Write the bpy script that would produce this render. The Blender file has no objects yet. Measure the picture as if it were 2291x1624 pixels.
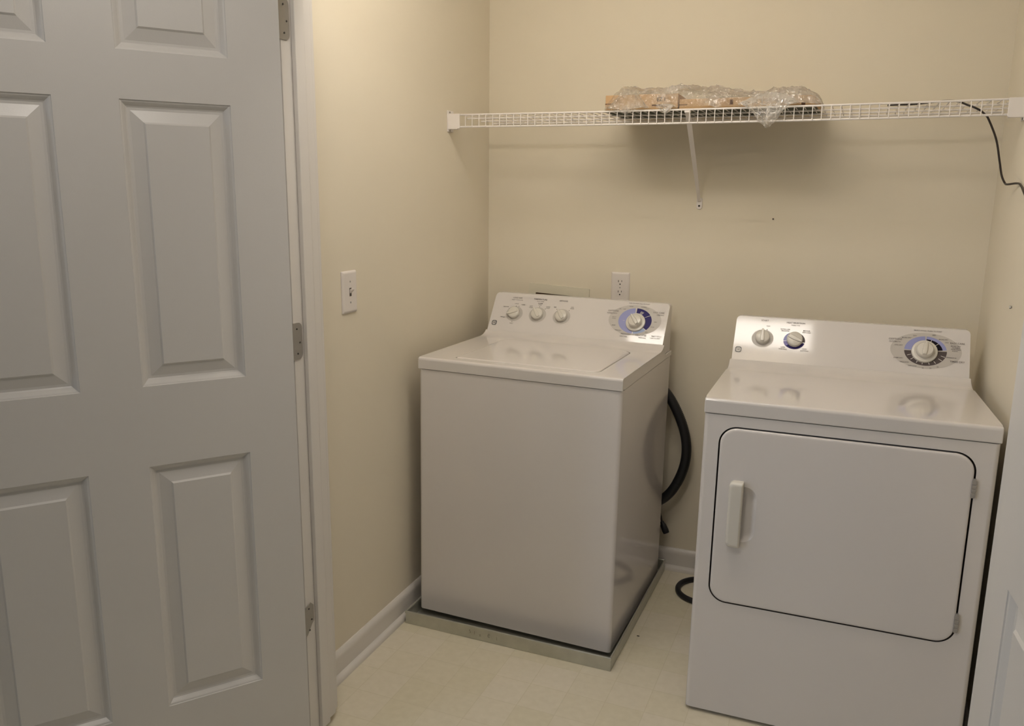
import bpy, bmesh, math, random
from mathutils import Vector, Matrix, noise
S = bpy.context.scene
C = S.collection
random.seed(7)

# ---------------------------------------------------------------- camera
cam_d = bpy.data.cameras.new('camera'); cam = bpy.data.objects.new('camera', cam_d); C.objects.link(cam)
CAM = Vector((1.3346, -3.0105, 1.4351))
yaw, pitch, roll = 0.3924, -0.2043, 0.0108
fw = Vector((-math.sin(yaw)*math.cos(pitch), math.cos(yaw)*math.cos(pitch), math.sin(pitch)))
rt = Vector((math.cos(yaw), math.sin(yaw), 0)); up = rt.cross(fw)
r2 = math.cos(roll)*rt + math.sin(roll)*up; u2 = -math.sin(roll)*rt + math.cos(roll)*up
cam.matrix_world = Matrix(((r2.x, u2.x, -fw.x, CAM.x), (r2.y, u2.y, -fw.y, CAM.y), (r2.z, u2.z, -fw.z, CAM.z), (0, 0, 0, 1)))
cam_d.sensor_width = 36; cam_d.sensor_fit = 'HORIZONTAL'; cam_d.lens = 36*1835.27/2291
cam_d.clip_start = 0.02
S.camera = cam

# ---------------------------------------------------------------- world, lights, exposure
S.view_settings.view_transform = 'Standard'; S.view_settings.look = 'None'
S.view_settings.gamma = 1; S.view_settings.use_curve_mapping = False
S.view_settings.exposure = 0.45
wd = bpy.data.worlds.new('hall_daylight'); S.world = wd; wd.use_nodes = True
bg = wd.node_tree.nodes['Background']; bg.inputs[0].default_value = (0.80, 0.82, 0.88, 1); bg.inputs[1].default_value = 0.045
LAMP_POS = Vector((0.70, -1.15, 2.352)); LAMP_STRENGTH = 11.6
def area(name, loc, target, sx, sy, power, col):
    l = bpy.data.lights.new(name, 'AREA'); l.shape = 'RECTANGLE'; l.size = sx; l.size_y = sy; l.energy = power; l.color = col
    o = bpy.data.objects.new(name, l); C.objects.link(o); o.location = loc
    o.rotation_euler = (Vector(target)-Vector(loc)).to_track_quat('-Z', 'Y').to_euler(); return o
hl_ = bpy.data.lights.new('hall_ceiling_lamp', 'POINT'); hl_.energy = 12.2; hl_.shadow_soft_size = 0.13; hl_.color = (1.0, 0.935, 0.87)
hl_o = bpy.data.objects.new('hall_ceiling_lamp', hl_); C.objects.link(hl_o); hl_o.location = (0.72, -2.3, 2.36)
area('hall_window_daylight', (-2.2, -4.2, 1.5), (-0.2, -1.8, 0.9), 1.2, 1.4, 21, (0.68, 0.80, 1.0))

# ---------------------------------------------------------------- materials
def mat(name, col, rough=0.5, metal=0.0, spec=0.5, coat=0.0, vary=0.0, vscale=8.0, bump=0.0, bscale=200.0, emit=None):
    m = bpy.data.materials.new(name); m.use_nodes = True; nt = m.node_tree; b = nt.nodes['Principled BSDF']
    b.inputs['Base Color'].default_value = (*col, 1); b.inputs['Roughness'].default_value = rough
    b.inputs['Metallic'].default_value = metal; b.inputs['Specular IOR Level'].default_value = spec
    b.inputs['Coat Weight'].default_value = coat; b.inputs['Coat Roughness'].default_value = 0.08
    tc = nt.nodes.new('ShaderNodeTexCoord')
    if vary > 0:
        n = nt.nodes.new('ShaderNodeTexNoise'); n.inputs['Scale'].default_value = vscale; n.inputs['Detail'].default_value = 4
        nt.links.new(tc.outputs['Object'], n.inputs['Vector'])
        mx = nt.nodes.new('ShaderNodeMix'); mx.data_type = 'RGBA'
        mx.inputs[6].default_value = tuple(c*(1-vary) for c in col)+(1,); mx.inputs[7].default_value = tuple(min(1, c*(1+vary)) for c in col)+(1,)
        nt.links.new(n.outputs['Fac'], mx.inputs[0]); nt.links.new(mx.outputs[2], b.inputs['Base Color'])
    if bump > 0:
        n2 = nt.nodes.new('ShaderNodeTexNoise'); n2.inputs['Scale'].default_value = bscale; n2.inputs['Detail'].default_value = 2
        nt.links.new(tc.outputs['Object'], n2.inputs['Vector'])
        bp = nt.nodes.new('ShaderNodeBump'); bp.inputs['Strength'].default_value = bump; bp.inputs['Distance'].default_value = 0.001
        nt.links.new(n2.outputs['Fac'], bp.inputs['Height']); nt.links.new(bp.outputs['Normal'], b.inputs['Normal'])
    if emit:
        b.inputs['Emission Color'].default_value = (*emit[0], 1); b.inputs['Emission Strength'].default_value = emit[1]
    return m
M = {}
M['wall'] = mat('beige_wall_paint', (0.75, 0.685, 0.555), 0.75, spec=0.3, vary=0.02, vscale=5, bump=0.12, bscale=350)
M['ceiling'] = mat('ceiling_paint', (0.75, 0.72, 0.66), 0.85, bump=0.2, bscale=200)
M['trim'] = mat('white_trim_paint', (0.70, 0.665, 0.62), 0.35, vary=0.015)
M['door'] = mat('white_door_paint', (0.66, 0.635, 0.60), 0.33, vary=0.015, vscale=3, bump=0.10, bscale=500)
M['enamel'] = mat('white_appliance_enamel', (0.72, 0.682, 0.655), 0.10, coat=0.2, vary=0.01, vscale=3, bump=0.04, bscale=420)
M['enamel_gloss'] = mat('glossy_white_top_enamel', (0.70, 0.665, 0.635), 0.07, coat=0.2, vary=0.01, vscale=3, bump=0.012, bscale=120)
M['console'] = mat('white_console_plastic', (0.70, 0.665, 0.64), 0.085, coat=0.0, vary=0.01)
M['knob'] = mat('cream_knob_plastic', (0.68, 0.65, 0.585), 0.22, vary=0.01)
M['dark'] = mat('dark_gap', (0.02, 0.018, 0.016), 0.8)
M['seam'] = mat('dark_gasket', (0.10, 0.085, 0.075), 0.7)
M['print_grey'] = mat('grey_print', (0.52, 0.49, 0.455), 0.4)
M['print_text'] = mat('dark_lettering', (0.20, 0.18, 0.175), 0.5, spec=0.2)
M['print_logo'] = mat('badge_grey', (0.13, 0.13, 0.13), 0.4)
M['navy'] = mat('navy_print', (0.026, 0.018, 0.13), 0.3, spec=0.12)
M['peri'] = mat('periwinkle_print', (0.32, 0.34, 0.60), 0.3, spec=0.2)
M['sky'] = mat('light_blue_print', (0.32, 0.40, 0.62), 0.4)
M['taupe'] = mat('dark_taupe_print', (0.10, 0.082, 0.08), 0.3, spec=0.15)
M['violet'] = mat('violet_print', (0.20, 0.18, 0.44), 0.4)
M['black'] = mat('black_print', (0.012, 0.010, 0.018), 0.3, spec=0.1)
M['plastic_white'] = mat('white_plate_plastic', (0.74, 0.69, 0.65), 0.3)
M['plastic_cream'] = mat('cream_box_plastic', (0.72, 0.675, 0.545), 0.45, vary=0.02)
M['wire'] = mat('white_vinyl_wire', (0.80, 0.755, 0.72), 0.35)
M['hinge'] = mat('satin_nickel', (0.40, 0.385, 0.36), 0.42, metal=0.8, vary=0.06, vscale=60)
M['screw'] = mat('dark_screw', (0.05, 0.045, 0.04), 0.5, metal=0.3)
M['steel_clip'] = mat('grey_steel', (0.42, 0.40, 0.38), 0.4, metal=0.5)
M['rubber'] = mat('black_ribbed_plastic', (0.012, 0.012, 0.014), 0.45)
M['cord'] = mat('dark_brown_cord', (0.022, 0.014, 0.011), 0.4)
M['card_shade'] = mat('grey_green_painted_shade', (0.085, 0.088, 0.06), 0.8, vary=0.2, vscale=25)  # dark tone stands in for the shade on the carton undersides
M['card'] = mat('brown_cardboard', (0.55, 0.36, 0.19), 0.8, vary=0.10, vscale=18, bump=0.2, bscale=300)
M['card_dark'] = mat('dark_cardboard_slot', (0.10, 0.045, 0.02), 0.9)
M['pan'] = mat('galvanised_steel', (0.55, 0.55, 0.49), 0.38, metal=0.7, vary=0.14, vscale=30, bump=0.1, bscale=150)
M['pencil'] = mat('faint_pencil', (0.27, 0.255, 0.21), 0.6)
M['dirt'] = mat('dark_speck', (0.08, 0.06, 0.05), 0.8)
M['glow'] = mat('frosted_lamp_glass', (0.9, 0.88, 0.82), 0.5, emit=((1.0, 0.93, 0.845), LAMP_STRENGTH))
M['brass'] = mat('brushed_lamp_rim', (0.6, 0.55, 0.45), 0.35, metal=0.9)

def floor_material():
    m = bpy.data.materials.new('patterned_vinyl'); m.use_nodes = True; nt = m.node_tree; b = nt.nodes['Principled BSDF']
    tc = nt.nodes.new('ShaderNodeTexCoord'); mp = nt.nodes.new('ShaderNodeMapping')
    mp.inputs['Location'].default_value = (0.02, 0.03, 0); nt.links.new(tc.outputs['Object'], mp.inputs['Vector'])
    br = nt.nodes.new('ShaderNodeTexBrick'); br.offset = 0; br.squash = 1
    br.inputs['Color1'].default_value = (0.71, 0.655, 0.505, 1); br.inputs['Color2'].default_value = (0.75, 0.69, 0.57, 1)
    br.inputs['Mortar'].default_value = (0.665, 0.61, 0.465, 1)
    br.inputs['Scale'].default_value = 1; br.inputs['Mortar Size'].default_value = 0.0016; br.inputs['Mortar Smooth'].default_value = 0.6
    br.inputs['Bias'].default_value = -0.1; br.inputs['Brick Width'].default_value = 0.1145; br.inputs['Row Height'].default_value = 0.1145
    nt.links.new(mp.outputs[0], br.inputs['Vector'])
    n = nt.nodes.new('ShaderNodeTexNoise'); n.inputs['Scale'].default_value = 45; n.inputs['Detail'].default_value = 6
    nt.links.new(tc.outputs['Object'], n.inputs['Vector'])
    mx = nt.nodes.new('ShaderNodeMix'); mx.data_type = 'RGBA'; mx.blend_type = 'MULTIPLY'; mx.inputs[0].default_value = 0.22
    rp = nt.nodes.new('ShaderNodeValToRGB'); rp.color_ramp.elements[0].position = 0.3; rp.color_ramp.elements[1].position = 0.7
    rp.color_ramp.elements[0].color = (0.72, 0.70, 0.62, 1); rp.color_ramp.elements[1].color = (1, 1, 1, 1)
    nt.links.new(n.outputs['Fac'], rp.inputs[0]); nt.links.new(br.outputs['Color'], mx.inputs[6]); nt.links.new(rp.outputs[0], mx.inputs[7])
    nt.links.new(mx.outputs[2], b.inputs['Base Color']); b.inputs['Roughness'].default_value = 0.42
    b.inputs['Specular IOR Level'].default_value = 0.35
    return m
M['floor'] = floor_material()

def film_material():
    m = bpy.data.materials.new('clear_plastic_film'); m.use_nodes = True; nt = m.node_tree
    for n in list(nt.nodes):
        if n.type != 'OUTPUT_MATERIAL': nt.nodes.remove(n)
    out = [n for n in nt.nodes if n.type == 'OUTPUT_MATERIAL'][0]
    tr = nt.nodes.new('ShaderNodeBsdfTransparent'); tr.inputs[0].default_value = (0.97, 0.97, 0.96, 1)
    gl = nt.nodes.new('ShaderNodeBsdfGlossy'); gl.inputs['Roughness'].default_value = 0.10; gl.inputs[0].default_value = (0.95, 0.95, 0.95, 1)
    df = nt.nodes.new('ShaderNodeBsdfDiffuse'); df.inputs[0].default_value = (0.80, 0.77, 0.74, 1)
    tl = nt.nodes.new('ShaderNodeBsdfTranslucent'); tl.inputs[0].default_value = (0.82, 0.80, 0.74, 1)
    dt = nt.nodes.new('ShaderNodeMixShader'); dt.inputs[0].default_value = 0.5; nt.links.new(df.outputs[0], dt.inputs[1]); nt.links.new(tl.outputs[0], dt.inputs[2])
    a = nt.nodes.new('ShaderNodeMixShader'); a.inputs[0].default_value = 0.62
    nt.links.new(gl.outputs[0], a.inputs[1]); nt.links.new(dt.outputs[0], a.inputs[2])
    tc = nt.nodes.new('ShaderNodeTexCoord'); vo = nt.nodes.new('ShaderNodeTexVoronoi'); vo.feature = 'DISTANCE_TO_EDGE'; vo.inputs['Scale'].default_value = 42
    nz = nt.nodes.new('ShaderNodeTexNoise'); nz.inputs['Scale'].default_value = 30; nz.inputs['Detail'].default_value = 5; nz.inputs['Distortion'].default_value = 1.2
    nt.links.new(tc.outputs['Object'], nz.inputs['Vector']); va = nt.nodes.new('ShaderNodeVectorMath'); va.operation = 'MULTIPLY_ADD'
    va.inputs[1].default_value = (0.03, 0.03, 0.03); nt.links.new(nz.outputs['Color'], va.inputs[0]); nt.links.new(tc.outputs['Object'], va.inputs[2]); nt.links.new(va.outputs[0], vo.inputs['Vector'])
    bsum = nt.nodes.new('ShaderNodeMath'); bsum.operation = 'ADD'; nt.links.new(vo.outputs['Distance'], bsum.inputs[0]); nt.links.new(nz.outputs['Fac'], bsum.inputs[1])
    bp = nt.nodes.new('ShaderNodeBump'); bp.inputs['Strength'].default_value = 0.9; bp.inputs['Distance'].default_value = 0.012; nt.links.new(bsum.outputs[0], bp.inputs['Height']); nt.links.new(bp.outputs[0], gl.inputs['Normal'])
    n3 = nt.nodes.new('ShaderNodeTexNoise'); n3.inputs['Scale'].default_value = 11; n3.inputs['Detail'].default_value = 4; nt.links.new(tc.outputs['Object'], n3.inputs['Vector'])
    mr = nt.nodes.new('ShaderNodeMapRange'); mr.inputs[1].default_value = 0.42; mr.inputs[2].default_value = 0.66; mr.inputs[3].default_value = 0.15; mr.inputs[4].default_value = 0.60; nt.links.new(n3.outputs['Fac'], mr.inputs[0])
    fr = nt.nodes.new('ShaderNodeFresnel'); fr.inputs[0].default_value = 1.5
    ad = nt.nodes.new('ShaderNodeMath'); ad.operation = 'MULTIPLY_ADD'; ad.inputs[1].default_value = 0.30; nt.links.new(mr.outputs[0], ad.inputs[2])
    nt.links.new(fr.outputs[0], ad.inputs[0])
    mx = nt.nodes.new('ShaderNodeMixShader'); nt.links.new(ad.outputs[0], mx.inputs[0])
    nt.links.new(tr.outputs[0], mx.inputs[1]); nt.links.new(a.outputs[0], mx.inputs[2]); nt.links.new(mx.outputs[0], out.inputs[0])
    return m
M['film'] = film_material()

# ---------------------------------------------------------------- helpers
def obj(name, bm, m, parent=None, bevel=0, seg=3, angle=38, smooth=True):
    bmesh.ops.remove_doubles(bm, verts=bm.verts, dist=1e-6)
    bmesh.ops.recalc_face_normals(bm, faces=bm.faces)
    me = bpy.data.meshes.new(name)
    if smooth:
        for f in bm.faces: f.smooth = True
        for e in bm.edges:
            if len(e.link_faces) == 2 and e.calc_face_angle(0) > math.radians(angle): e.smooth = False
            elif len(e.link_faces) != 2: e.smooth = True
    bm.to_mesh(me); bm.free()
    for x in (m if isinstance(m, (list, tuple)) else [m]): me.materials.append(x)
    o = bpy.data.objects.new(name, me); C.objects.link(o)
    if parent: o.parent = parent
    if bevel:
        b = o.modifiers.new('bevel', 'BEVEL'); b.width = bevel; b.segments = seg; b.limit_method = 'ANGLE'; b.angle_limit = math.radians(40)
        for e in me.edges: e.use_edge_sharp = False
    if smooth and angle < 170:
        wn = o.modifiers.new('weighted_normals', 'WEIGHTED_NORMAL'); wn.keep_sharp = True; wn.weight = 100
    return o
def empty(name, loc=(0, 0, 0), rot=(0, 0, 0)):
    o = bpy.data.objects.new(name, None); C.objects.link(o); o.location = loc; o.rotation_euler = rot; o.empty_display_size = 0.05; return o
def tag(o, label=None, cat=None, group=None, kind=None):
    if label: o['label'] = label
    if cat: o['category'] = cat
    if group: o['group'] = group
    if kind: o['kind'] = kind
    return o
def B(): return bmesh.new()
def box(bm, x0, x1, y0, y1, z0, z1, mi=0, Mx=None):
    v = [bm.verts.new(Vector(p) if Mx is None else Mx @ Vector(p)) for p in ((x0, y0, z0), (x1, y0, z0), (x1, y1, z0), (x0, y1, z0), (x0, y0, z1), (x1, y0, z1), (x1, y1, z1), (x0, y1, z1))]
    for q in ((0, 3, 2, 1), (4, 5, 6, 7), (0, 1, 5, 4), (1, 2, 6, 5), (2, 3, 7, 6), (3, 0, 4, 7)):
        bm.faces.new([v[i] for i in q]).material_index = mi
    return v
def loft(bm, loops, cap=(True, True), mi=0, closed=True):
    R = [[bm.verts.new(p) for p in l] for l in loops]
    n = len(R[0])
    for a, b in zip(R, R[1:]):
        for i in range(n if closed else n-1):
            j = (i+1) % n
            bm.faces.new((a[i], a[j], b[j], b[i])).material_index = mi
    if cap[0]: bm.faces.new(list(reversed(R[0]))).material_index = mi
    if cap[1]: bm.faces.new(R[-1]).material_index = mi
    return R
def catmull(pts, n=8):
    P = [Vector(p) for p in pts]; P = [2*P[0]-P[1]]+P+[2*P[-1]-P[-2]]; out = []
    for i in range(1, len(P)-2):
        for k in range(n):
            t = k/n; a, b, c, d = P[i-1:i+3]
            out.append(0.5*((2*b)+(c-a)*t+(2*a-5*b+4*c-d)*t*t+(3*b-a-3*c+d)*t**3))
    out.append(P[-2]); return out
def tube(bm, pts, r, n=8, mi=0, rf=None, cap=True):
    pts = [Vector(p) for p in pts]; loops = []; nrm = None
    for i, p in enumerate(pts):
        t = (pts[min(i+1, len(pts)-1)]-pts[max(i-1, 0)]).normalized()
        if nrm is None: nrm = t.orthogonal().normalized()
        nrm = (nrm - t*nrm.dot(t)).normalized(); bn = t.cross(nrm)
        rr = rf(i) if rf else r
        loops.append([p+(nrm*math.cos(2*math.pi*k/n)+bn*math.sin(2*math.pi*k/n))*rr for k in range(n)])
    loft(bm, loops, (cap, cap), mi)
def lathe(bm, prof, Mx, n=36, mi=0):
    loft(bm, [[Mx @ Vector((r*math.cos(2*math.pi*k/n), r*math.sin(2*math.pi*k/n), z)) for k in range(n)] for r, z in prof], (True, True), mi)
def rrect(x0, x1, y0, y1, r, n=6):
    rs = r if isinstance(r, (tuple, list)) else (r, r, r, r); out = []
    for (cx, cy, a0, q) in ((x1, y1, 0, rs[2]), (x0, y1, 90, rs[3]), (x0, y0, 180, rs[0]), (x1, y0, 270, rs[1])):
        mx = cx-q if cx == x1 else cx+q; my = cy-q if cy == y1 else cy+q
        for k in range(n+1):
            a = math.radians(a0+90*k/n); out.append((mx+q*math.cos(a), my+q*math.sin(a)))
    return out
def fill_holes(bm, outer, holes, f, mi=0):
    E = []
    for L in [outer]+holes:
        v = [bm.verts.new(f(p)) for p in L]
        E += [bm.edges.new((v[i], v[(i+1) % len(v)])) for i in range(len(v))]
    r = bmesh.ops.triangle_fill(bm, edges=E, use_beauty=True, use_dissolve=False)
    for g in r['geom']:
        if isinstance(g, bmesh.types.BMFace): g.material_index = mi
def text_into(bm, s, size, f, align='CENTER', mi=0, xs=1.0):
    cu = bpy.data.curves.new('lettering', 'FONT'); cu.body = s; cu.size = size; cu.align_x = align; cu.align_y = 'CENTER'
    cu.resolution_u = 3; cu.offset = size*0.012
    o = bpy.data.objects.new('lettering', cu); C.objects.link(o)
    dg = bpy.context.evaluated_depsgraph_get(); me = o.evaluated_get(dg).to_mesh()
    v = [bm.verts.new(f(p.co.x*xs, p.co.y)) for p in me.vertices]
    for p in me.polygons:
        try: bm.faces.new([v[i] for i in p.vertices]).material_index = mi
        except ValueError: pass
    o.to_mesh_clear(); bpy.data.objects.remove(o); bpy.data.curves.remove(cu)

# ---------------------------------------------------------------- room shell
def wall_left_x(y): return -0.018-0.018*y
W = 1.724; YF, YI, ZC = -1.429, -1.314, 2.44
JL, JR, ZH = 0.1155, 1.640, 2.035
def struct(name, bm, m, label, cat, **k): return tag(obj(name, bm, m, **k), label, cat, kind='structure')
bm = B(); box(bm, -2.6, 3.4, -4.6, 0.12, -0.06, 0.0)
struct('floor', bm, M['floor'], 'pale beige vinyl floor with small square tile pattern', 'floor')
bm = B(); box(bm, -2.6, 3.4, -4.6, 0.12, ZC, ZC+0.06)
struct('ceiling', bm, M['ceiling'], 'white ceiling above the laundry room and hall', 'ceiling')
bm = B(); box(bm, -0.14, W+0.12, 0.0, 0.12, 0.0, ZC)
struct('wall_back', bm, M['wall'], 'beige back wall behind the washer and dryer', 'wall')
bm = B(); loft(bm, [[(-0.14, YI, z), (wall_left_x(YI), YI, z), (wall_left_x(0), 0, z), (-0.14, 0, z)] for z in (0.0, ZC)])
struct('wall_left', bm, M['wall'], 'beige left wall with the light switch', 'wall')
bm = B(); box(bm, W, W+0.12, YI, 0, 0, ZC)
struct('wall_right', bm, M['wall'], 'beige right wall beside the dryer', 'wall')
bm = B()
box(bm, -2.6, JL-0.018, YF, YI, 0, ZC); box(bm, JR+0.018, 3.4, YF, YI, 0, ZC); box(bm, JL-0.018, JR+0.018, YF, YI, ZH+0.018, ZC)
struct('wall_front', bm, M['wall'], 'wall around the double doorway into the laundry room', 'wall')

def base_profile(h):   # (offset from wall, height) with a shoe moulding at the foot
    return [(0, 0), (0.030, 0), (0.030, 0.006), (0.0285, 0.012), (0.025, 0.0165), (0.019, 0.0195), (0.0145, 0.020), (0.0145, h-0.022), (0.0125, h-0.016), (0.0125, h-0.011), (0.0085, h-0.004), (0.004, h), (0, h)]
BH = 0.086
bm = B()
loft(bm, [[(wall_left_x(y)+a, y, z) for a, z in base_profile(BH)] for y in (YI, -0.0305)])
struct('baseboard_left', bm, M['trim'], 'white baseboard along the foot of the left wall', 'baseboard')
bm = B(); loft(bm, [[(x, -a, z) for a, z in base_profile(BH)] for x in (-0.018, W)])
struct('baseboard_back', bm, M['trim'], 'white baseboard along the foot of the back wall', 'baseboard')
bm = B(); loft(bm, [[(W-a, y, z) for a, z in base_profile(BH)] for y in (YI, -0.0305)])
struct('baseboard_right', bm, M['trim'], 'white baseboard along the foot of the right wall', 'baseboard')

# door frame: jambs, stops and casings
def jamb(name, xin, s, label):   # s=+1: the jamb body lies on -x (left jamb)
    bm = B(); a, b = sorted((xin, xin-s*0.018)); box(bm, a, b, YF, YI, 0.018, ZH)
    a, b = sorted((xin, xin+s*0.0115)); box(bm, a, b, -1.3915, -1.356, 0.02, ZH)
    a, b = sorted((xin-s*0.005, xin-s*0.062)); box(bm, a, b, YI, YI+0.015, 0.023, ZH+0.05); box(bm, a, b, YF-0.014, YF, 0.0, ZH+0.05)
    return struct(name, bm, M['trim'], label, 'trim', bevel=0.002, seg=2)
jamb('trim_1', JL, 1, 'white hinge jamb and casing at the left of the doorway')
jamb('trim_2', JR, -1, 'white hinge jamb and casing at the right of the doorway')
bm = B(); box(bm, JL, JR, YF, YI, ZH, ZH+0.018); box(bm, JL, JR, -1.3915, -1.356, ZH-0.0115, ZH)
box(bm, JL-0.005, JR+0.005, YI, YI+0.015, ZH+0.005, ZH+0.06); box(bm, JL-0.005, JR+0.005, YF-0.014, YF, ZH+0.005, ZH+0.06)
struct('trim_3', bm, M['trim'], 'white head jamb over the double doorway', 'trim', bevel=0.002, seg=2)

# six panel doors
def door_mesh(k=1.0, zc=0.0):
    st, pw, mu = 0.1144, 0.222, 0.1222; Wd = 0.762; T = 0.035
    zz = lambda z: zc+k*(z-zc)
    rows = ((0.2231, 0.8245), (1.0089, 1.616), (1.7133, 1.925))
    cols = ((st, st+pw), (st+pw+mu, Wd-0.0826+0.004))
    bm = B()
    for side in (0, 1):
        yv = 0.0 if side == 0 else T; sg = 1 if side == 0 else -1
        f = lambda p: Vector((p[0]*k, yv, zz(p[1])))
        holes = []
        for (z0, z1) in rows:
            for (a, b) in cols:
                def L(i, dep): return [Vector((p[0]*k, yv+sg*dep, zz(p[1]))) for p in ((a+i, z0+i), (b-i, z0+i), (b-i, z1-i), (a+i, z1-i))]
                holes.append([(a, z0), (b, z0), (b, z1), (a, z1)])
                loft(bm, [L(0, 0), L(0.0008, 0.0022), L(0.0042, 0.0036), L(0.0078, 0.0068), L(0.0118, 0.0115), L(0.0150, 0.0132), L(0.0205, 0.0130), L(0.0440, 0.0056), L(0.0462, 0.0032), L(0.0478, 0.0016)], (False, True))
        fill_holes(bm, [(0, 0.012), (Wd, 0.012), (Wd, 2.03), (0, 2.03)], holes, f)
    for a, b in (((0, 0.012), (Wd, 0.012)), ((Wd, 0.012), (Wd, 2.03)), ((Wd, 2.03), (0, 2.03)), ((0, 2.03), (0, 0.012))):
        bm.faces.new([bm.verts.new(Vector(p)) for p in ((a[0]*k, 0, zz(a[1])), (b[0]*k, 0, zz(b[1])), (b[0]*k, T, zz(b[1])), (a[0]*k, T, zz(a[1])))])
    return bm
DIR = Vector((math.cos(2.5096+math.pi/2), math.sin(2.5096+math.pi/2), 0))
K = 0.975
DL0 = CAM+K*(Vector((0.1131, -1.4291, CAM.z))-CAM); DL0.z = 0
dl = tag(obj('door_1', door_mesh(K, CAM.z), M['door'], angle=12), 'white six-panel door leaf standing open at the left, its hinges at the jamb', 'door', kind='structure')
bk = Vector((0, 0, 1)).cross(DIR)          # local +y = back of the leaf
if bk.x > 0: bk = -bk
dl.matrix_world = Matrix(((DIR.x, bk.x, 0, DL0.x), (DIR.y, bk.y, 0, DL0.y), (0, 0, 1, 0), (0, 0, 0, 1)))
DR = Vector((0.0101, -0.1140, 0)).normalized(); bk2 = Vector((-DR.y, DR.x, 0))
dr = tag(obj('door_2', door_mesh(1.0, 0), M['door'], angle=12), 'white six-panel door leaf at the right edge, past the dryer', 'door', kind='structure')
dr.matrix_world = Matrix(((DR.x, bk2.x, 0, 1.5962), (DR.y, bk2.y, 0, -1.4758), (0, 0, 1, 0), (0, 0, 0, 1)))
# hinges of the left leaf (rounded leaf let into the jamb, barrel in the corner)
Minv = dl.matrix_world.inverted()
for zc, sq in ((1.809, 0), (1.081, 0), (0.3527, 1)):
    bm = B(); h = 0.0445
    if not sq: L = rrect(-1.437, -1.3985, zc-h, zc+h, (0.0, 0.014, 0.014, 0.0), 6)
    else: L = [(-1.437, zc-h+0.0), (-1.427, zc-h+0.004), (-1.4085, zc-h+0.026), (-1.3985, zc-h+0.034), (-1.3985, zc+h-0.012), (-1.411, zc+h), (-1.437, zc+h-0.010)]
    loft(bm, [[Minv @ Vector((JL+0.0002+e, p[0], p[1])) for p in L] for e in (0.0, 0.0022)])
    tube(bm, [Minv @ Vector((JL-0.0055, -1.4375, zc-h)), Minv @ Vector((JL-0.0055, -1.4375, zc+h))], 0.0055, 10)
    hg = obj('hinge', bm, M['hinge'], dl)
    hg['label'] = 'satin metal hinge on the jamb'
    for dy, dz in ((0.018, 0.030), (0.0285, -0.004), (0.019, -0.030)):
        bm = B(); c = Minv @ Vector((JL+0.0024, -1.437+dy, zc+dz)); a = (Minv.to_3x3() @ Vector((1, 0, 0))).normalized()
        tube(bm, [c, c+a*0.0012], 0.0022, 8); obj('screw', bm, M['screw'], hg)

# ---------------------------------------------------------------- ceiling lamp in the laundry room (just out of the frame)
lp = tag(empty('ceiling_light', LAMP_POS), 'long fluorescent wraparound light on the laundry room ceiling', 'lamp')
bm = B(); box(bm, -0.55, 0.55, -0.075, 0.075, 0.045, ZC-LAMP_POS.z-0.0005); obj('base', bm, M['plastic_white'], lp, bevel=0.003)
bm = B(); wrap = [(-0.068, 0.0445), (-0.066, 0.012), (-0.055, -0.008), (-0.035, -0.018), (0.0, -0.022), (0.035, -0.018), (0.055, -0.008), (0.066, 0.012), (0.068, 0.0445)]
loft(bm, [[(x, y, z) for y, z in wrap] for x in (-0.53, 0.53)]); obj('diffuser', bm, M['glow'], lp)
for x in (-0.54, 0.54):
    bm = B(); box(bm, x-0.012, x+0.012, -0.0715, 0.0715, -0.026, 0.0448); obj('end_cap', bm, M['plastic_white'], lp, bevel=0.004)

# ---------------------------------------------------------------- laundry appliances
def knob_bm(Mc, u, t, r, h, ang, skirt=None, point=0.0055):
    bm = B(); T = Mc @ Matrix.Translation((u, t, 0)); z0 = 0.001
    if skirt:
        lathe(bm, [(skirt, z0), (skirt, z0+0.003), (skirt*0.965, z0+0.0065), (skirt*0.80, z0+0.008), (skirt*0.78, z0+0.0075), (r*1.02, z0+0.0075)], T, 44); z0 += 0.0065
    lathe(bm, [(r, z0), (r*1.0, z0+h*0.45), (r*0.965, z0+h*0.62), (r*0.86, z0+h*0.74), (r*0.5, z0+h*0.80), (0.001, z0+h*0.82)], T, 40)
    R = T @ Matrix.Rotation(ang, 4, 'Z'); w = r*0.24; x0, x1 = -r*0.86, r+point; L = []
    for z, kx, kw in ((z0+h*0.15, 1.0, 1.25), (z0+h*0.7, 0.99, 1.05), (z0+h*0.93, 0.94, 0.85), (z0+h, 0.86, 0.55)):
        q = w*kw
        L.append([R @ Vector(p+(z,)) for p in ((x0*kx, -q), (x0*kx*0.3, -q*1.35), (x1*kx*0.55, -q), (x1*kx*0.95, -q*0.42), (x1*kx, 0), (x1*kx*0.95, q*0.42), (x1*kx*0.55, q), (x0*kx*0.3, q*1.35), (x0*kx, q))])
    loft(bm, L); return bm
def seg_ring(bm, f, cx, ct, ri, ro, a0, a1, mi, ky=0.83, n=None):
    n = n or max(3, int(abs(a1-a0)/6)); A = []; Bv = []
    for k in range(n+1):
        a = math.radians(a0+(a1-a0)*k/n)
        A.append(bm.verts.new(f(cx+ri*math.cos(a), ct+ri*ky*math.sin(a)))); Bv.append(bm.verts.new(f(cx+ro*math.cos(a), ct+ro*ky*math.sin(a))))
    for k in range(n): bm.faces.new((A[k], Bv[k], Bv[k+1], A[k+1])).material_index = mi
def disc(bm, f, cx, ct, rx, ry, mi, n=48):
    bm.faces.new([bm.verts.new(f(cx+rx*math.cos(2*math.pi*k/n), ct+ry*math.sin(2*math.pi*k/n))) for k in range(n)]).material_index = mi
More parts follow.
